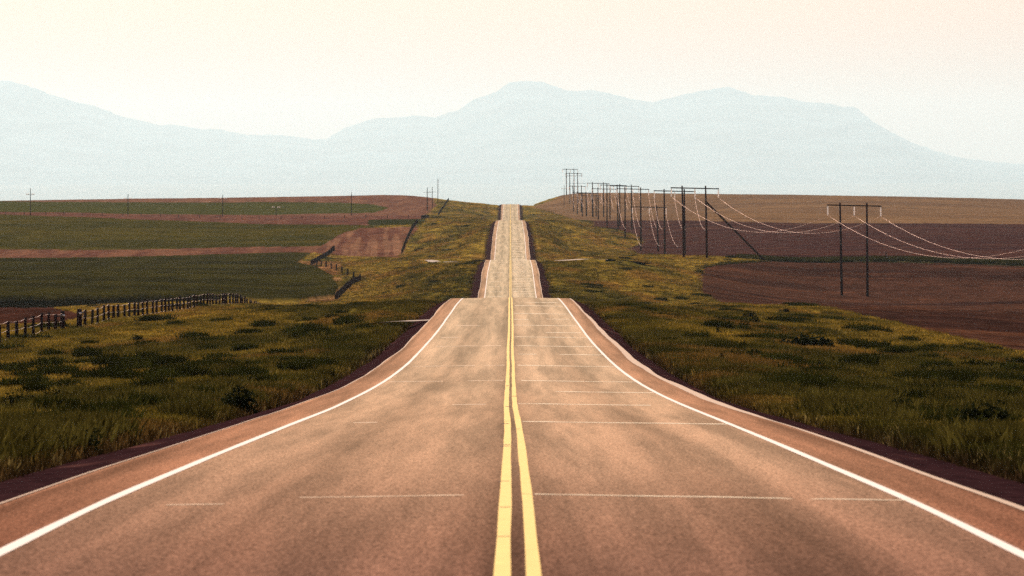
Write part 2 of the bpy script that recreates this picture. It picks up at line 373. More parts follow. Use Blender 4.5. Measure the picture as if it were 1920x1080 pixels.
M_plain = simple('valley_floor', (.17, .235, .225), 1, .2, .0004)
M_mtn = simple('hazy_mountain_rock', (.13, .21, .22), 1, .75, .0009)  # blue cast puts part of the distance haze into the rock colour
far_mesh('valley_plain', np.linspace(-25000, 25000, 200), np.r_[np.linspace(-3000, 4000, 8), np.linspace(4300, 82000, 220), 105000], plain_z, M_plain)
far_mesh('mountains', np.unique(np.r_[np.linspace(-26000, -9000, 120), np.linspace(-9000, 9000, 1100), np.linspace(9000, 26000, 120)]), np.linspace(60500, 98000, 140), mount_z, M_mtn)
# ---------------------------------------------------------------- road
def road_mat():
    m, nd, lk, bs = newmat('worn_asphalt')
    uvn = nd.new('ShaderNodeUVMap').outputs[0]
    sp = nd.new('ShaderNodeSeparateXYZ'); lk.new(uvn, sp.inputs[0]); u = sp.outputs[0]
    au = math_(nd, lk, 'ABSOLUTE', u)
    g = nd.new('ShaderNodeNewGeometry').outputs['Position']
    fine = noise(nd, lk, g, 36, 7, .85, (1, .14, 1)); big = noise(nd, lk, g, .8, 4, .6, (1, .02, 1)); streak = noise(nd, lk, g, 1.6, 5, .65, (1, .012, 1))
    cr = nd.new('ShaderNodeValToRGB'); lk.new(math_(nd, lk, 'DIVIDE', au, 5.0), cr.inputs[0])
    el = cr.color_ramp.elements
    stops = [(0, .52), (.02, .62), (.045, .74), (.10, .92), (.16, 1.06), (.28, .98), (.37, .84), (.41, .78), (.46, .88), (.54, 1.06), (.66, 1.0), (.72, .90), (.78, .84), (.84, .80), (.868, .62), (.885, .66), (.9, 1.25), (.94, 1.1)]
    el[0].position = 0; el[0].color = (stops[0][1],) * 3 + (1,); el[1].position = 1; el[1].color = (.8, .8, .8, 1)
    for p, v in stops[1:]:
        e = el.new(p); e.color = (v, v, v, 1)
    f = math_(nd, lk, 'MULTIPLY', cr.outputs[0], maprange(nd, lk, fine, .40, .60, .45, 1.55))
    f = math_(nd, lk, 'MULTIPLY', f, maprange(nd, lk, big, .38, .62, .93, 1.07))
    f = math_(nd, lk, 'MULTIPLY', f, maprange(nd, lk, streak, .38, .62, .76, 1.24))
    wr = nd.new('ShaderNodeValToRGB'); lk.new(math_(nd, lk, 'DIVIDE', math_(nd, lk, 'LOGARITHM', math_(nd, lk, 'MAXIMUM', math_(nd, lk, 'DIVIDE', sp.outputs[1], 30.0), 1.0), math.e), 5.0), wr.inputs[0])  # dark red near, cream far: grazing sheen painted into the base colour
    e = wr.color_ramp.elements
    sheen_st = [(30, (.18, .094, .066)), (42, (.255, .148, .094)), (65, (.40, .262, .162)), (110, (.47, .325, .20)), (250, (.50, .38, .24)), (1000, (.50, .42, .27)), (3000, (.47, .40, .26))]
    e[0].position = 0; e[0].color = (*sheen_st[0][1], 1); e[1].position = 1; e[1].color = (*sheen_st[-1][1], 1)
    for d_, c_ in sheen_st[1:]:
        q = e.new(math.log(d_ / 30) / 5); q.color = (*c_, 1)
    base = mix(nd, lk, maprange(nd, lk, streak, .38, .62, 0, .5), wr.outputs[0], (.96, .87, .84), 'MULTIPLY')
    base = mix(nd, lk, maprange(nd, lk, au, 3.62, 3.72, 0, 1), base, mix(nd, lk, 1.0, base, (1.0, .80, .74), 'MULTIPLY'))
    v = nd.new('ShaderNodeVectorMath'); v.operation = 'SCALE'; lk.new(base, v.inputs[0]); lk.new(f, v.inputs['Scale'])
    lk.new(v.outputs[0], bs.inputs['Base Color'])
    bs.inputs['Roughness'].default_value = .8; bs.inputs['Specular IOR Level'].default_value = 0
    bp = nd.new('ShaderNodeBump'); bp.inputs['Distance'].default_value = .01; bp.inputs['Strength'].default_value = .5
    lk.new(fine, bp.inputs['Height']); lk.new(bp.outputs[0], bs.inputs['Normal'])
    return m
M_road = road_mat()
M_bank, nd_, lk_, bs_ = newmat('dark_gravel_bank')
g_ = nd_.new('ShaderNodeNewGeometry').outputs['Position']
c_ = mix(nd_, lk_, maprange(nd_, lk_, noise(nd_, lk_, g_, 3.5, 7, .8), .36, .64, 0, 1), (.006, .003, .004), (.050, .022, .023))
c_ = mix(nd_, lk_, maprange(nd_, lk_, noise(nd_, lk_, g_, .35, 4, .6, (1.6, .35, 1)), (.58), .68, 0, .6), c_, (.12, .052, .042))
lk_.new(c_, bs_.inputs['Base Color']); bs_.inputs['Roughness'].default_value = 1; bs_.inputs['Specular IOR Level'].default_value = 0
M_white = simple('worn_white_paint', (.86, .78, .68), .9, .14, 7, spec=.05)
M_yellow = simple('worn_yellow_paint', (.86, .58, .17), .8, .30, 7, spec=.1)
M_seam = simple('sunlit_crack_filler', (.88, .72, .50), .9, .2, 3, spec=.05)  # crack filler whose pale tone paints in the sunlit crack edges
rd = [-120.0]
while rd[-1] < 3600: rd.append(rd[-1] + max(1.0, .004 * rd[-1]))
rd = np.array(rd)
def wob(d, s): return (fbm(d / 30 + s * 31, d * 0 + s, 3) - .5) * .20
def ribbon(name, offs, mat, ds, uvs=True, parent=None, kind=None):
    """offs: list of (x array, z array) along ds"""
    n = len(ds); k = len(offs)
    V = np.stack([np.c_[x * np.ones(n), ds, z * np.ones(n) + zr(ds)] for x, z in offs], 1).reshape(-1, 3)
    ix = np.arange(n * k).reshape(n, k)
    f = np.stack([ix[:-1, :-1], ix[:-1, 1:], ix[1:, 1:], ix[1:, :-1]], -1).reshape(-1, 4)
    o = mesh_np(name, V, f, mat, parent, smooth=True)
    if uvs:
        uvl = o.data.uv_layers.new(name='UVMap'); vi = np.empty(len(o.data.loops), np.int32); o.data.loops.foreach_get('vertex_index', vi)
        uvl.data.foreach_set('uv', V[vi][:, :2].astype(np.float32).ravel())
    if kind: tag(o, kind=kind)
    return o
def crown(x): return -.012 * abs(x)
eL = -4.5 + wob(rd, 1); eR = 4.5 + wob(rd, 2)
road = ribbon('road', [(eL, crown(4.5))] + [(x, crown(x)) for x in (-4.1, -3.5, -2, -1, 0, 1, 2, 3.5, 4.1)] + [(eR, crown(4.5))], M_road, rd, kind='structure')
bl = -5.75 + wob(rd, 3) * 2; br = 5.75 + wob(rd, 4) * 2
for sgn, e, b_ in ((-1, eL, bl), (1, eR, br)):
    cols = [(e - sgn * .03, crown(4.5) - .02), (e + sgn * .12, crown(4.5) - .06), (e + sgn * .5 + wob(rd, 5), -.07 - .17 * bank_k(rd)), (b_ * .93, -.05 - .36 * bank_k(rd)), (b_, -.56 * bank_k(rd)), (b_ + sgn * .5, -.9)]
    if sgn > 0: o = ribbon('gravel_bank', cols, M_bank, rd, kind='structure')
    else: o = ribbon('gravel_bank', cols[::-1], M_bank, rd, kind='structure')
M_sand = simple('pale_edge_sand', (.46, .32, .20), .9, .35, 3)
sw = .03 + .09 * sm(rd, 90, 140) * (1 - sm(rd, 230, 420)) * (.4 + 1.2 * vn(rd / 22, rd * 0)) + .04 * vn(rd / 12, rd * 0)
ribbon('sand_strip', [(eR - .03 - sw * .4, crown(4.5) + .006), (eR + sw, crown(4.5) - .004)], M_sand, rd, kind='structure')
ribbon('sand_strip', [(eL - .03, crown(4.5) - .004), (eL + .035, crown(4.5) + .008)], M_sand, rd, kind='structure')
lift = .004 + .00001 * np.maximum(rd, 0)
def line(name, xc, w, mat, extra=0):
    jl = (vn(rd / 6 + extra, rd * 0 + 4) - .5) * .012
    a = xc - w / 2 + jl; b = xc + w / 2 - jl
    za = -.012 * np.abs(a) + lift; zb = -.012 * np.abs(b) + lift
    return ribbon(name, [(a, za), (b, zb)], mat, rd, parent=road)
wl = (fbm(rd / 60, rd * 0 + 8, 3) - .5) * .10
line('edge_line', -3.6 + wl, .105, M_white, 1); line('edge_line', 3.6 + wl * .7, .105, M_white, 5)
cx_ = np.interp(rd, [-120, 38, 48, 64, 90, 120, 160, 250, 330, 500, 3600], [.06, .06, .055, .04, .03, .02, .0, .0, .01, 0, 0]) + (fbm(rd / 40 + 7, rd * 0 + 2, 2) - .5) * .05
sp_ = np.interp(rd, [-120, 38, 90, 160, 330, 3600], [.2, .2, .175, .17, .18, .18])
line('centre_line', cx_ - sp_ / 2, .105, M_yellow, 9); line('centre_line', cx_ + sp_ / 2, .10, M_yellow, 13)
# cracks across the yellow paint and pale seams across the lanes
def seam(d, x0, x1, w, skew=.0, mat=M_seam, name='road_seam'):
    xs = np.linspace(x0, x1, max(3, int((x1 - x0) / .18)))
    if len(xs) < 2: return
    ph = rng.random() * 100
    dd = d + skew * (xs - x0) + (vn(xs * .8 + ph, xs * 0) - .5) * (.10 + .0015 * d) + (vn(xs * 3 + ph, xs * 0) - .5) * (.06 + .0006 * d)
    ww = w * (.55 + .9 * vn(xs * 3 + ph, xs * 0 + 3))
    lf = .003 + .00001 * d; brk = sm(vn(xs * 2.2 + ph, xs * 0 + 31), .02, .14) if d < 420 else 1.0; hh = min(.002 + d * .00006, .022) * (.4 + 1.0 * vn(xs * 4 + ph, xs * 0 + 9)) * brk; ww = ww * (.75 if d < 70 else 1.2)
    if d < 420: lf = lf - .012 * (1 - brk)
    pr_ = [(-.5, lf), (-.12, lf + hh), (.25, lf + hh * .9), (.5, lf)]
    V = np.concatenate([np.c_[xs, dd + ww * a_, zr(dd + ww * a_) - .012 * np.abs(xs) + b_] for a_, b_ in pr_])
    n = len(xs); i = np.arange(n - 1); f = np.concatenate([np.c_[i, i + 1, i + 1 + n, i + n] + n * q_ for q_ in range(3)])
    return V, f
def seams(name, items, mat):
    V = []; Fc = []; b = 0
    for it in items:
        r = seam(*it)
        if r is None: continue
        V.append(r[0]); Fc.append(r[1] + b); b += len(r[0])
    o = mesh_np(name, np.concatenate(V), np.concatenate(Fc), mat, road); return o
it = []
near = [(51.5, .22, 3.62), (93.5, .2, 3.55), (118, .15, 2.9), (140, 1.1, 3.5), (161, .3, 3.5), (193, .25, 3.5), (218, .3, 1.0), (218, 1.9, 3.5), (238, .25, 3.5), (262, .2, 3.5), (275, 1.7, 3.4), (296, .2, 3.4), (315, .2, 1.0), (318, 2.0, 3.3), (338, .2, 3.3), (372, .3, 3.4), (392, 1, 3.3)]
for d, a, b in near: it.append((d, a, b, .10 + d * .0008, -.12))
seams('road_seam', it, M_seam); it = []
for d, a, b in [(51.3, -1.9, -.42), (49.6, -3.0, -2.5), (94, -2.6, -2.2), (117, -1.2, -.5), (161, -3.4, -1.9), (161, -1.2, -.2), (193, -3.3, -1.2), (193, -.9, -.2), (238, -3.1, -.4), (262, -3.2, -2.4), (296, -2.8, -1.5)]:
    it.append((d, a, b, (.06 + d * .0005), .1))
M_seam2 = simple('faint_sunlit_filler', (.80, .62, .42), .9, .25, 3, spec=.05)  # fainter painted sunlit edges for the left lane
seams('road_seam', it, M_seam2); it = []
pass
for k in range(36):
    d = 795 + k * 7.4; it.append((d, .3 + .3 * rng.random(), 3.4 - .5 * rng.random(), .6 + .4 * rng.random(), 0))
    if k % 3 == 0: it.append((d, -3.2, -.5 - 1.5 * rng.random(), .5, 0))
for k in range(26):
    d = 1300 + k * 15; it.append((d, .3, 3.3 - .6 * rng.random(), 1.3, 0))
seams('road_seam', it, M_seam)
M_crack = simple('dark_paint_crack', (.10, .05, .03), 1, .3, 5)
it = [(d, a, b, w, 0) for d, a, b, w in [(41.8, -.10, .0, .05), (55.6, -.13, -.01, .10), (72.5, -.13, 0, .12), (73.6, -.1, 0, .06), (91, -.13, -.02, .12), (93.5, -.12, 0, .1), (47.9, -.09, .0, .03), (51.5, .1, .2, .04), (113, -.1, 0, .15), (150, -.12, 0, .2), (86, .05, .15, .1), (130, .04, .14, .15)]]
seams('paint_crack', it, M_crack)
# ---------------------------------------------------------------- driveway and crossing track
def strip(name, pts, w, mat, lift=.05):
    pts = np.array(pts, float); seg = np.r_[0, np.cumsum(np.hypot(*np.diff(pts, axis=0).T))]; s = np.linspace(0, seg[-1], int(seg[-1] / .8) + 2)
    x = np.interp(s, seg, pts[:, 0]); y = np.interp(s, seg, pts[:, 1]); tx = np.gradient(x); ty = np.gradient(y); L = np.hypot(tx, ty)
    V = []
    for k in (-1, -.5, 0, .5, 1):
        xx = x - ty / L * w / 2 * k; yy = y + tx / L * w / 2 * k
        z = ht(x, y); r = zr(y) - .07; e = sm(np.abs(x), 5, 11); z = np.maximum(z + lift, r * (1 - e) + (z + lift) * e)
        V.append(np.c_[xx, yy, z])
    V = np.stack(V, 1).reshape(-1, 3); n = len(s); ix = np.arange(n * 5).reshape(n, 5)
    f = np.stack([ix[:-1, :-1], ix[:-1, 1:], ix[1:, 1:], ix[1:, :-1]], -1).reshape(-1, 4)
    o = mesh_np(name, V, f, mat, smooth=True); tag(o, kind='structure'); return o
strip('driveway', [(-4.45, 317), (-6, 317.5), (-7.9, 318)], 6, M_track)
strip('dirt_track', [(-4.5, 1060), (-9, 1110), (-14, 1190), (-18, 1300)], 3.2, M_track, .15)
strip('dirt_track', [(4.5, 1058), (14, 1062), (21, 1064), (26, 1066)], 5, M_track, .3)
# ---------------------------------------------------------------- fences
def fence(label, pts, sp, ph=1.38, pr=.105, wires=3, brace=None, wr=.0085, group='wire fences along the road'):
    """pts: list of (X,d) corners"""
    pts = np.array(pts, float); seg = np.r_[0, np.cumsum(np.hypot(*np.diff(pts, axis=0).T))]
    n = int(round(seg[-1] / sp)) + 1; s = np.linspace(0, seg[-1], n)
    s = s + rng.normal(0, sp * .05, n); s[0] = 0; s[-1] = seg[-1]
    x = np.interp(s, seg, pts[:, 0]) + rng.normal(0, .04, n); y = np.interp(s, seg, pts[:, 1])
    z = ht(x, y)
    root = empty('wire_fence', (x[0], y[0], z[0])); o3 = np.array([x[0], y[0], z[0]])
    tag(root, label, 'fence', group)
    heights = ph + rng.normal(0, .05, n)
    for i in range(n):
        p = np.array([x[i], y[i], z[i]]) - o3; h = heights[i]; lx, ly = rng.normal(0, .025, 2); r = pr * (.9 + .25 * rng.random())
        if brace and i in brace: r *= 1.7; h += .12
        MB().tube([p + (0, 0, -.3), p + (lx * .5, 0, h * .5), p + (lx, ly, h)], [r * 1.05, r, r * .93], 7).build('post', M_post, root)
    if wires:
        m = MB()
        for k in range(wires):
            hz = .95 - k * .38
            L = []
            for i in range(n):
                L.append(np.array([x[i], y[i] - pr, z[i] + hz * ph]) - o3)
                if i < n - 1: L.append(np.array([(x[i] + x[i+1]) / 2, (y[i] + y[i+1]) / 2 - pr, (z[i] + z[i+1]) / 2 + hz * ph - .05]) - o3)
            m.tube(L, wr, 4)
        m.build('wire', M_fwire, root)
    if brace:
        for i in brace:
            j = min(i + 1, n - 1) if i == 0 else i - 1
            a = np.array([x[i], y[i], z[i]]) - o3; b = np.array([x[j], y[j], z[j]]) - o3
            MB().tube([a + (0, 0, ph * .85), b + (0, 0, ph * .85)], .05, 6).build('brace', M_post, root)
            MB().tube([a + (0, 0, ph * .15), b + (0, 0, ph * .8)], .03, 5).build('brace', M_post, root)
            q = a + (0.1, -pr * 1.9, ph * .86)
            MB().box(q, (.2, .02, .13)).build('tag_plate', M_metalw, root)
    return root
f1 = fence('wire fence on dark posts at the far left, left of the gate gap', [(-31.1, 334), (-31, 394)], 5.8, brace=[10])
f2 = fence('long wire fence on dark posts right of the gate gap, running over the swell', [(-31, 409), (-31, 700)], 5.9, brace=[0])
f3 = fence('dark fence seen end-on below the short row of spaced posts', [(-31, 1011), (-31, 1177)], 3.2, wires=0, pr=.15)
f4 = fence('row of eight widely spaced posts crossing the grass between two end-on fences', [(-31.2, 1180), (-48, 1410)], 28, ph=1.6, pr=.17, wires=0)
f5 = fence('dark fence climbing beside the curved edge of the green crop field', [(-50, 1426), (-50, 1616)], 3.6, wires=0, pr=.15)
f6 = fence('dark fence line climbing along the right edge of the pink stubble patch', [(-31, 1622), (-31, 1900)], 4, wires=0, pr=.14)
f7 = fence('short dark fence line on the hill just above the pink patch fence', [(-31, 1985), (-31, 2150)], 4.5, wires=0, pr=.15)
f8 = fence('farthest fence line near the hill crest under the tall pole', [(-31, 2440), (-32, 2960)], 9, wires=0, pr=.13)
f9 = fence('thin distant fence line running across the pink fields on the left', [(-31, 2160), (-120, 2200), (-230, 2260)], 9, wires=0, pr=.12)
# lone post with white tag in the hedge strip at the right
X, d = (1661 - CX) * 1232 / F, 1232
z0 = h1(X, d); t = empty('marker_post', (X, d, z0)); tag(t, 'lone dark post with a small white plate in the grass strip behind the brown field', 'post')
MB().tube([(0, 0, -.3), (0, 0, 2.0)], .12, 7).build('post', M_post, t); MB().box((.25, -.15, .75), (.35, .03, .35)).build('plate', M_metalw, t)
# ---------------------------------------------------------------- H-frame power poles
HF = [  # left pole x, right pole x, top y (crossarm), distance, label
 (1577, 1626, 385.5, 1067, 'nearest H-frame power pole, standing alone in the brown ploughed field at the right'),
 (1281, 1324.5, 353, 1210, 'H-frame power pole with a long slanting brace pole on its right'),
 (1246, 1283.7, 358.5, 1390, 'H-frame power pole just left of the one with the slanting brace'),
 (1201.8, 1233, 388.5, 1640, 'low H-frame power pole whose crossarm hangs well below its neighbours'),
 (1172, 1201.2, 354.5, 1820, 'H-frame power pole whose right pole lines up over the low frame'),
 (1158.2, 1184.3, 349, 2010, 'H-frame power pole standing at the left corner of the purple field'),
 (1138.1, 1162, 347.5, 2200, 'H-frame power pole just left of the one at the purple field corner'),
 (1121.5, 1143.7, 354.3, 2390, 'H-frame power pole with its foot on the thin tip of the purple field'),
 (1111.5, 1131.7, 343.8, 2580, 'H-frame power pole with the highest crossarm of the middle cluster'),
 (1099.1, 1117.7, 367.3, 2720, 'low far H-frame power pole with its crossarm just below the skyline'),
 (1091.7, 1110.6, 362.5, 2830, 'far H-frame power pole with its crossarm level with the hill crest, right of its twin'),
 (1082.4, 1099.4, 361.5, 2960, 'far H-frame power pole with its crossarm level with the hill crest, left of its twin'),
 (1075.0, 1090.0, 349.3, 3150, 'far H-frame power pole on the hill with a pale crossarm a little above the crest'),
 (1068.5, 1083.3, 325.3, 3330, 'far H-frame power pole on the hill carrying two crossarms one under the other'),
 (1062.1, 1076.3, 317.6, 3480, 'farthest and highest H-frame power pole, on top of the hill'),
]
GH = 'line of wooden H-frame power poles right of the road'
atts = []
xl0 = CX + 93.5 * F / 903
HF0 = [(xl0 + (62.3 - 60) * 0, xl0 + 58, 404, 903, 'H-frame power pole beyond the right edge of the picture')]
for idx, (xa, xb, yt, d, lab) in enumerate(HF0 + HF):
    Xa, Xb = (xa - CX) * d / F, (xb - CX) * d / F; spn = Xb - Xa; zt = (CY - yt) * d / F; Xc = (Xa + Xb) / 2
    zb = min(h1(Xa, d), h1(Xb, d))
    root = empty('h_frame_pole', (Xc, d, zb)); tag(root, lab, 'power pole', GH)
    k = 1.0 + .2 * sm(d, 1500, 3000)
    for X_ in (Xa, Xb):
        g = h1(X_, d) - zb; x = X_ - Xc
        lean = rng.normal(-.12, .1)
        MB().tube([(x - lean * .7, 0, g - 1), (x + lean * .2, 0, (zt - zb) * .6), (x + lean, 0, zt - zb + .55)], [.26 * k, .215 * k, .165 * k], 10).build('pole', M_wood, root)
    half = spn * 1.045; tilt = .012 * spn
    MB().tube([(-half, -.28, zt - zb + tilt * 2), (half, -.28, zt - zb - tilt * 2)], .17 * k, 4).build('crossarm', M_wood, root)
    if idx == 14:
        MB().tube([(-half, -.28, zt - zb - 1.4), (half, -.28, zt - zb - 1.4)], .15, 4).build('crossarm', M_wood, root)
    if idx == 13:
        MB().tube([(-half, -.28, zt - zb + 1.6), (half, -.28, zt - zb + 1.6)], .09, 4).build('crossarm', M_wood, root)
    at = []
    for q in (-.97, 0, .97):
        xi = q * half; zi_ = zt - zb - tilt * 2 * q - .17
        m = MB(); nseg = 9; L = 1.75; pts = []; rr = []
        for j in range(nseg * 2 + 1):
            pts.append((xi, -.28, zi_ - L * j / (nseg * 2))); rr.append((.09 if j % 2 else .17) * k)
        m.tube(pts, rr, 8); m.build('insulator', M_ins, root)
        at.append((Xc + xi, d - .28, zb + zi_ - L))
    atts.append(at)
    if idx == 2:   # slanting brace pole on the right
        Xe, de = (1438 - CX) * 1222 / F, 1222.0; ze = h1(Xe, de) - .3
        MB().tube([(Xb - Xc, .1, (CY - 379) * d / F - zb), (Xe - Xc, de - d, ze - zb)], [.2, .23], 10).build('brace_pole', M_wood, root)
for w, nm in enumerate(('left', 'middle', 'right')):
    m = MB(); L = []
    o0 = np.array(atts[0][w])
    for i in range(len(atts) - 1):
        a, b = np.array(atts[i][w]), np.array(atts[i+1][w]); sp = np.linalg.norm(b - a); sag = 6.6 * (sp / 170) ** 1.6
        if sp > 230: sag = 10.4
        if i > 4: sag = 5.5
        for t in np.linspace(0, 1, 25)[:-1]:
            p = a + (b - a) * t; p[2] -= 4 * sag * t * (1 - t); L.append(p - o0)
    L.append(np.array(atts[-1][w]) - o0)
    m.tube(L, [.0165 for p in L], 6); o = m.build('power_line', M_wire); o.location = tuple(o0)
    tag(o, f'{nm} one of the three pale sagging wires strung from H-frame to H-frame', 'wire', 'power line wires')
# ---------------------------------------------------------------- single power poles on the left
def single_pole(x, yt, yb, lab, arm=True, armw=15, d=None, ya=None, pegs=False, ins=True, r=.15, d0=1700):
    if d is None: X, d = hit(x, yb, d0)
    else: X = (x - CX) * d / F
    zb = h1(X, d); zt = (CY - yt) * d / F; H = zt - zb
    root = empty('power_pole', (X, d, zb)); tag(root, lab, 'power pole', 'single wooden power poles beyond the fields')
    MB().tube([(0, 0, -1), (0, 0, H * .5), (0, 0, H)], [r * 1.25, r, r * .8], 8).build('pole', M_wood, root)
    if arm:
        hw = armw * d / F / 2; za = (CY - ya) * d / F - zb if ya else H * .8
        MB().tube([(-hw, -.2, za), (hw, -.2, za)], .09, 4).build('crossarm', M_wood, root)
        if ins:
            for q in (-.92, -.5, .5, .92):
                MB().tube([(q * hw, -.2, za + .05), (q * hw, -.2, za + .25), (q * hw, -.2, za + .5)], [.16, .2, .1], 6).build('insulator', M_ins, root)
    if pegs:
        m = MB()
        for k in range(7): m.tube([(.1, 0, H * (.45 + .08 * k)), (.75, 0, H * (.45 + .08 * k))], .05, 4)
        m.build('standoff_arm', M_wood, root)
single_pole(57, 353, 404, 'power pole at the far left of the left fields, leftmost of all poles', ya=365, armw=15)
single_pole(240, 364, 404, 'power pole on the left fields, second from the left edge', ya=373, armw=14)
single_pole(417.5, 365, 406, 'power pole on the left fields, third from the left edge', ya=373, armw=15)
single_pole(517.8, 388, 405, 'short pole with bright insulators, low between the third and fifth left poles', ya=389.5, armw=15)
single_pole(659, 360, 404, 'power pole on the left fields standing just above the purple-pink hill patch', ya=368, armw=11, ins=False)
single_pole(801, 351.5, 394, 'left one of the close pair of poles at the right of the left hill', ya=361, armw=15, ins=False, r=.2)
single_pole(810.5, 350.5, 391, 'right one of the close pair of poles at the right of the left hill', ya=360, armw=14, ins=False)
single_pole(821, 335, 381, 'tallest thin pole on the left hill, with short stubs up one side', arm=False, pegs=True, r=.16)
single_pole(1057.8, 347, 379, 'single power pole at the left shoulder of the right hill beside the H-frames', d=3300, ya=354, armw=11)
# ---------------------------------------------------------------- grass (instanced tufts, one stuff object)
def blade_mesh(name, nb, spread, hgt, wid, mat, seed, lean=.35):
    r = np.random.default_rng(seed); V = []; Fc = []
    for k in range(nb):
        a = r.random() * 6.283; q = math.sqrt(r.random()) * spread; x, y = q * math.cos(a), q * math.sin(a)
        h = hgt * (.5 + .7 * r.random()); w = wid * (.6 + .8 * r.random()); b = r.random() * 6.283
        dx, dy = math.cos(b) * h * lean * r.random(), math.sin(b) * h * lean * r.random(); c = r.random() * 6.283; wx, wy = math.cos(c) * w / 2, math.sin(c) * w / 2
        i = len(V)
        V += [(x - wx, y - wy, -.05), (x + wx, y + wy, -.05), (x + dx * .4 + wx * .8, y + dy * .4 + wy * .8, h * .55), (x + dx * .4 - wx * .8, y + dy * .4 - wy * .8, h * .55), (x + dx, y + dy, h)]
        Fc += [(i, i+1, i+2, i+3), (i+3, i+2, i+4)]
    me = bpy.data.meshes.new(name); me.from_pydata(V, [], Fc); me.update(); me.materials.append(mat)
    return me
def leaf_mat(name, use_tone=True, cols=None):
    m, nd, lk, bs = newmat(name)
    g = nd.new('ShaderNodeNewGeometry').outputs['Position']; n = noise(nd, lk, g, 2.2, 3, .6)
    if use_tone:
        a = nd.new('ShaderNodeAttribute'); a.attribute_name = 'tcol'; a.attribute_type = 'INSTANCER'; c = a.outputs['Color']
    else:
        c = mix(nd, lk, n, cols[0], cols[1])
    v = nd.new('ShaderNodeVectorMath'); v.operation = 'SCALE'; lk.new(c, v.inputs[0]); lk.new(maprange(nd, lk, n, .3, .7, .6, 1.4), v.inputs['Scale'])
    df = nd.new('ShaderNodeBsdfDiffuse'); tr = nd.new('ShaderNodeBsdfTranslucent'); mx = nd.new('ShaderNodeMixShader'); mx.inputs[0].default_value = .35
    lk.new(v.outputs[0], df.inputs[0]); lk.new(v.outputs[0], tr.inputs[0]); lk.new(df.outputs[0], mx.inputs[1]); lk.new(tr.outputs[0], mx.inputs[2])
    lk.new(mx.outputs[0], nd['Material Output'].inputs[0]); nd.remove(bs)
    return m
M_grass = leaf_mat('grass_blades'); M_weed = leaf_mat('weed_leaves')
def scatter(name, meshes, pts, scl, tcol, kind='stuff', label=None, cat=None):
    me = bpy.data.meshes.new(name); me.vertices.add(len(pts)); me.vertices.foreach_set('co', pts.astype(np.float32).ravel())
    a = me.attributes.new('scl', 'FLOAT_VECTOR', 'POINT'); a.data.foreach_set('vector', scl.astype(np.float32).ravel())
    a = me.attributes.new('tcol', 'FLOAT_COLOR', 'POINT'); a.data.foreach_set('color', np.c_[tcol, np.ones(len(pts))].astype(np.float32).ravel())
    a = me.attributes.new('rotz', 'FLOAT_VECTOR', 'POINT'); rz = np.zeros((len(pts), 3), np.float32); rz[:, 2] = rng.random(len(pts)) * 6.283; a.data.foreach_set('vector', rz.ravel())
    a = me.attributes.new('pick', 'INT', 'POINT'); a.data.foreach_set('value', rng.integers(0, len(meshes), len(pts)).astype(np.int32))
    o = bpy.data.objects.new(name, me); C.objects.link(o); tag(o, label, cat, kind=kind)
    col = bpy.data.collections.new(name + '_source')
    for i, q in enumerate(meshes): col.objects.link(bpy.data.objects.new('%s_%02d' % (name, i), q))
    ng = bpy.data.node_groups.new(name, 'GeometryNodeTree'); ng.interface.new_socket('Geometry', in_out='INPUT', socket_type='NodeSocketGeometry'); ng.interface.new_socket('Geometry', in_out='OUTPUT', socket_type='NodeSocketGeometry')
    N = ng.nodes; L = ng.links; gi = N.new('NodeGroupInput'); go = N.new('NodeGroupOutput'); iop = N.new('GeometryNodeInstanceOnPoints')
    ci = N.new('GeometryNodeCollectionInfo'); ci.inputs[0].default_value = col; ci.inputs[1].default_value = True; ci.inputs[2].default_value = True
    def at(nm, ty):
        n = N.new('GeometryNodeInputNamedAttribute'); n.data_type = ty; n.inputs[0].default_value = nm; return n.outputs[0]
    L.new(gi.outputs[0], iop.inputs['Points']); L.new(ci.outputs[0], iop.inputs['Instance']); iop.inputs['Pick Instance'].default_value = True
    L.new(at('pick', 'INT'), iop.inputs['Instance Index']); L.new(at('rotz', 'FLOAT_VECTOR'), iop.inputs['Rotation']); L.new(at('scl', 'FLOAT_VECTOR'), iop.inputs['Scale'])
    L.new(iop.outputs[0], go.inputs[0])
    md = o.modifiers.new('scatter', 'NODES'); md.node_group = ng
    return o
def sample(N, d0, d1, p):
    """points over the roadside land, density falling with distance"""
    d = ((rng.random(N) * (d1 ** p - d0 ** p)) + d0 ** p) ** (1 / p)
    X = (rng.random(N) * 2 - 1) * (.098 * d + 3)
    tr = ((np.abs(d - 1062) < 16) & (X > 0) & (X < 27)) | ((X < 0) & (X > -19.5) & (np.abs(X + np.interp(d, [1060, 1110, 1190, 1300], [4.5, 9, 14, 18])) < 3) & (d > 1050) & (d < 1310))
    k = ~tr & (np.abs(X) > 5.0 + 1.4 * fbm(X * 0 + d / 6 + (X > 0) * 50, d * 0 + 2, 4) + .35 * rng.random(N) - .25 * (d < 110)) & (~((X < 0) & (np.abs(d - 317) < 4) & (X > -8.2)))
    return X[k], d[k]
X, d = sample(560000, 42, 2900, .12)
zi_, _, _ = zone_of(X, d); k = zi_ < 0; X, d = X[k], d[k]
tc, _ = cover(X, d); tone = cover_tone(X, d)
tc = tc * (.3 + 1.5 * rng.random(len(X)) ** 1.6)[:, None]
fl = rng.random(len(X)) < .035; tc[fl] = tc[fl] * .6 + np.array([.20, .15, .05])
s = (.8 + .5 * rng.random(len(X))) * (1 + d / 450); hz = s * (1.15 - .5 * tone) / (1 + d / 380) * (.62 + .38 * sm(d, 80, 260))
hz = hz * (.35 + .65 * sm(np.abs(X), 5.4, 6.6))
tufts = [blade_mesh('tuft_%d' % i, 34, .30, .30, .016 + .006 * (i % 2), M_grass, i) for i in range(6)]
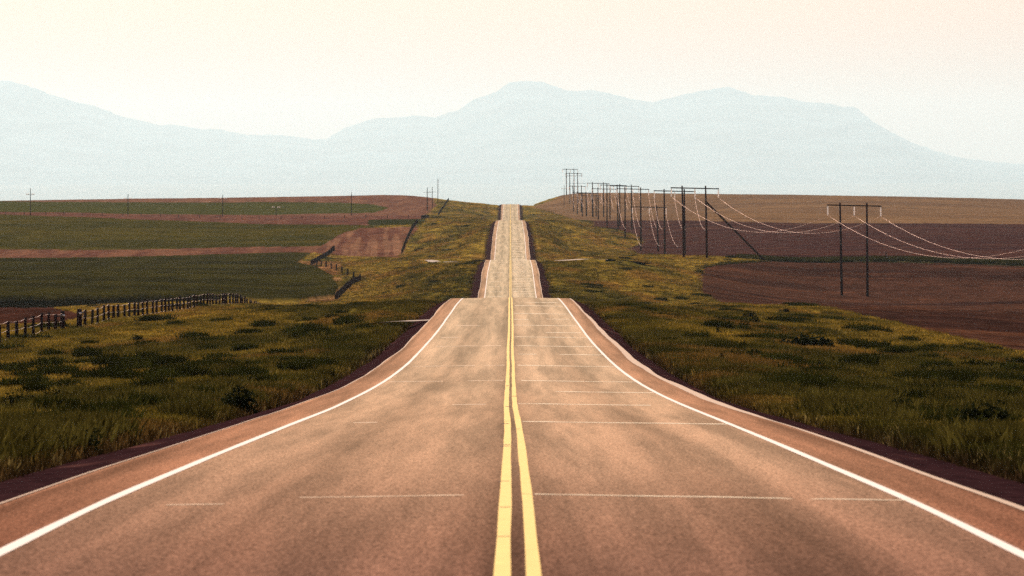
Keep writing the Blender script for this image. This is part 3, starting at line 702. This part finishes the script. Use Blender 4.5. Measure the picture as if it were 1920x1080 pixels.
scatter('grass', tufts, np.c_[X, d, ht(X, d)], np.c_[s, s, hz], tc, label='rough grass verge either side of the road', cat='grass')
# taller dark weeds in the hollows, growing in patches
X, d = sample(60000, 46, 1000, .3); zi_, _, _ = zone_of(X, d); tone = cover_tone(X, d)
k = (zi_ < 0) & (tone < .42) & (fbm(X / 2.2 + 60, d / 6, 3) > .55) & (rng.random(len(X)) > sm(d, 350, 900)) & (np.abs(X) > 6.2); X, d = X[k], d[k]
s = (.6 + .7 * rng.random(len(X))) * (1 + .8 * sm(d, 150, 1000))
wc = (lin(66, 60, 24)[None] * (.6 + .9 * rng.random(len(X)))[:, None]) * GRK
weeds = [blade_mesh('weed_%d' % i, 90, .34, .42, .05, M_weed, 50 + i, .8) for i in range(4)]
scatter('weeds', weeds, np.c_[X, d, ht(X, d)], np.c_[s, s, s * .9 / (1 + .6 * sm(d, 150, 1200))], wc, label='dark leafy weeds growing in patches through the verge grass', cat='weeds')
# dense low clumps of darker weeds
d_ = np.exp(rng.uniform(math.log(60), math.log(2300), 850)); X_ = (rng.random(850) * 2 - 1) * (.095 * d_ + 2); k = (np.abs(X_) > 7.2) & ((rng.random(850) > .3) | (np.abs(X_) < 22)); d_, X_ = d_[k], X_[k]
XX_, DD_, SS_ = [], [], []
for a, b in zip(X_, d_):
    r_ = (.15 + .8 * rng.random() ** 2) * (.45 + .55 * min(1, b / 260)) * (1 + b / 1100); n_ = int(6 + 12 * rng.random())
    XX_.append(a + rng.normal(0, r_ * .6, n_)); DD_.append(b + rng.normal(0, r_ * 1.6, n_)); SS_.append(np.full(n_, .65 + .6 * rng.random()) * (1 + b / 1100))
X, d, s = map(np.concatenate, (XX_, DD_, SS_)); zi_, _, _ = zone_of(X, d); k = (zi_ < 0) & (np.abs(X) > 6.4); X, d, s = X[k], d[k], s[k]
s = s * (.7 + .6 * rng.random(len(s))) * (.55 + .45 * np.minimum(1, d / 240))
scatter('weed_clumps', weeds, np.c_[X, d, ht(X, d)], np.c_[s, s, s * .95 / (1 + d / 1500)], (lin(46, 48, 17)[None] * (.4 + 1.0 * rng.random(len(X)))[:, None]), label='low dark weed clumps dotted over the verge grass', cat='weeds')
# rank grass on the strip between the two right-hand fields
N = 9000; X = rng.uniform(50, 135, N); d = 1236 + rng.normal(0, 3, N)
s = 1.4 + 1.2 * rng.random(N)
ex = [hit(x_, y_, 800) for x_, y_ in zip(np.interp(np.linspace(0, 1, 60), [0, .1, .35, 1], [1306, 1312, 1350, 1445]), np.interp(np.linspace(0, 1, 60), [0, .1, .35, 1], [512, 502, 495, 489]))]
ex = np.array(ex)[rng.integers(0, 60, 900)]; X[:900] = ex[:, 0] + rng.normal(0, .4, 900); d[:900] = ex[:, 1] + rng.normal(0, 1.5, 900); s[:900] *= .25
scatter('hedge_grass', weeds, np.c_[X, d, ht(X, d)], np.c_[s, s, s * .9], np.tile(lin(50, 48, 20) * GRK, (N, 1)) * (.6 + .9 * rng.random(N))[:, None], label='band of tall dark grass between the two ploughed fields at the right', cat='grass')
# ---------------------------------------------------------------- shrubs
M_shrub = leaf_mat('shrub_leaves', False, ((.006, .008, .004), (.022, .026, .008)))
def shrub(x, y, wpx, lab, ratio=.55):
    X, d = hit(x, y); w = wpx * 1.15 * d / F; r = np.random.default_rng(int(x * 7 + y)); h = max(w * ratio * .85, .3) + .28
    n = int(900); V = []; Fc = []
    lobes = [(r.normal(0, .22) * w, r.normal(0, .25) * w, (.32 + .25 * r.random())) for _ in range(7)]
    for k in range(n):
        lx, ly, lr = lobes[k % 7]; v = r.normal(0, 1, 3); v /= np.linalg.norm(v); q = lr * w * .5 * (r.random() ** .4)
        c = np.array([lx + v[0] * q * 1.2, ly + v[1] * q, max(0, abs(v[2]) * q / (w * .24) * h)])
        sz = w * (.035 + .045 * r.random()); a = r.normal(0, 1, 3); a /= np.linalg.norm(a); b = np.cross(a, r.normal(0, 1, 3)); b /= np.linalg.norm(b)
        i = len(V); V += [tuple(c - a * sz), tuple(c + b * sz * .5), tuple(c + a * sz * 1.2), tuple(c - b * sz * .5)]; Fc.append((i, i+1, i+2, i+3))
    root = empty('shrub', (X, d, h1(X, d) - .03)); tag(root, lab, 'shrub', 'dark shrubs in the verge grass')
    me = bpy.data.meshes.new('foliage'); me.from_pydata(V, [], Fc); me.update(); me.materials.append(M_shrub)
    o = bpy.data.objects.new('foliage', me); C.objects.link(o); o.parent = root
    m = MB()
    for lx, ly, lr in lobes[:5]: m.tube([(lx * .15, ly * .15, -.1), (lx * .7, ly * .7, h * .6)], [.03 * w, .012 * w], 5)
    m.build('stem', M_post, root)
SH = [(1408, 600, 20, 'round dark shrub below the brown field corner, left of a smaller flat one', .6), (1474, 590, 18, 'small dark shrub nearest the near edge of the brown field', .45),
      (1421, 611, 22, 'left one of two dark shrubs side by side in the middle of the right verge', .4), (1463, 608, 26, 'right one of two dark shrubs side by side in the middle of the right verge', .4),
      (1396, 619, 20, 'ragged brown-black shrub left of and below the side by side pair', .4), (1348, 630, 13, 'tiny dark shrub nearest the road in the upper right verge', .5),
      (1357, 608, 22, 'low dark green shrub left of the round one', .35), (1503, 678, 22, 'pointed dark shrub standing alone under the long low thicket', .65),
      (1505, 655, 90, 'long low dark thicket in the middle of the right verge', .16), (1587, 698, 34, 'bushy blackish shrub right of and below the pointed one', .45),
      (1536, 699, 20, 'small shrub between the pointed and the bushy blackish one', .4), (1772, 754, 28, 'dark shrub standing by itself toward the right edge', .55),
      (1382, 681, 30, 'dark shrub at the right end of the patch beside the road bank', .4), (1352, 687, 22, 'dark shrub at the left end of the patch beside the road bank', .5), (1415, 680, 44, 'wide dark shrub just left of the pointed one', .3),
      (1840, 826, 90, 'biggest leafy dark bush low at the right near the road bank', .42), (1690, 790, 50, 'leafy bush left of the biggest one on the right verge', .35),
      (440, 782, 80, 'big dark bush at the left road bank', .42), (97, 770, 42, 'dark shrub in the lower left verge', .35), (25, 778, 50, 'dark low shrub at the lower left edge of the picture', .35),
      (62, 738, 28, 'small dark shrub in the yellowish left grass', .4), (258, 644, 24, 'small dark shrub below the long fence on the left', .35), (300, 706, 36, 'low dark shrub in the middle of the left verge', .3), (150, 865, 60, 'dark leafy bush at the bottom left beside the bank', .35)]
for a in SH: shrub(*a)
# ---------------------------------------------------------------- haze
hb = MB().box((0, 52500, 1000), (68000, 111500, 2220)).build('haze', None or bpy.data.materials.new('haze_air'), smooth=False)
tag(hb, kind='stuff')
hm = hb.data.materials[0]; hm.use_nodes = True; n = hm.node_tree.nodes; n.clear()
pv_ = n.new('ShaderNodeVolumePrincipled'); pv_.inputs['Color'].default_value = (.66, .87, .95, 1); pv_.inputs['Density'].default_value = 1.6e-5; pv_.inputs['Anisotropy'].default_value = .55
ou = n.new('ShaderNodeOutputMaterial'); hm.node_tree.links.new(pv_.outputs[0], ou.inputs['Volume'])
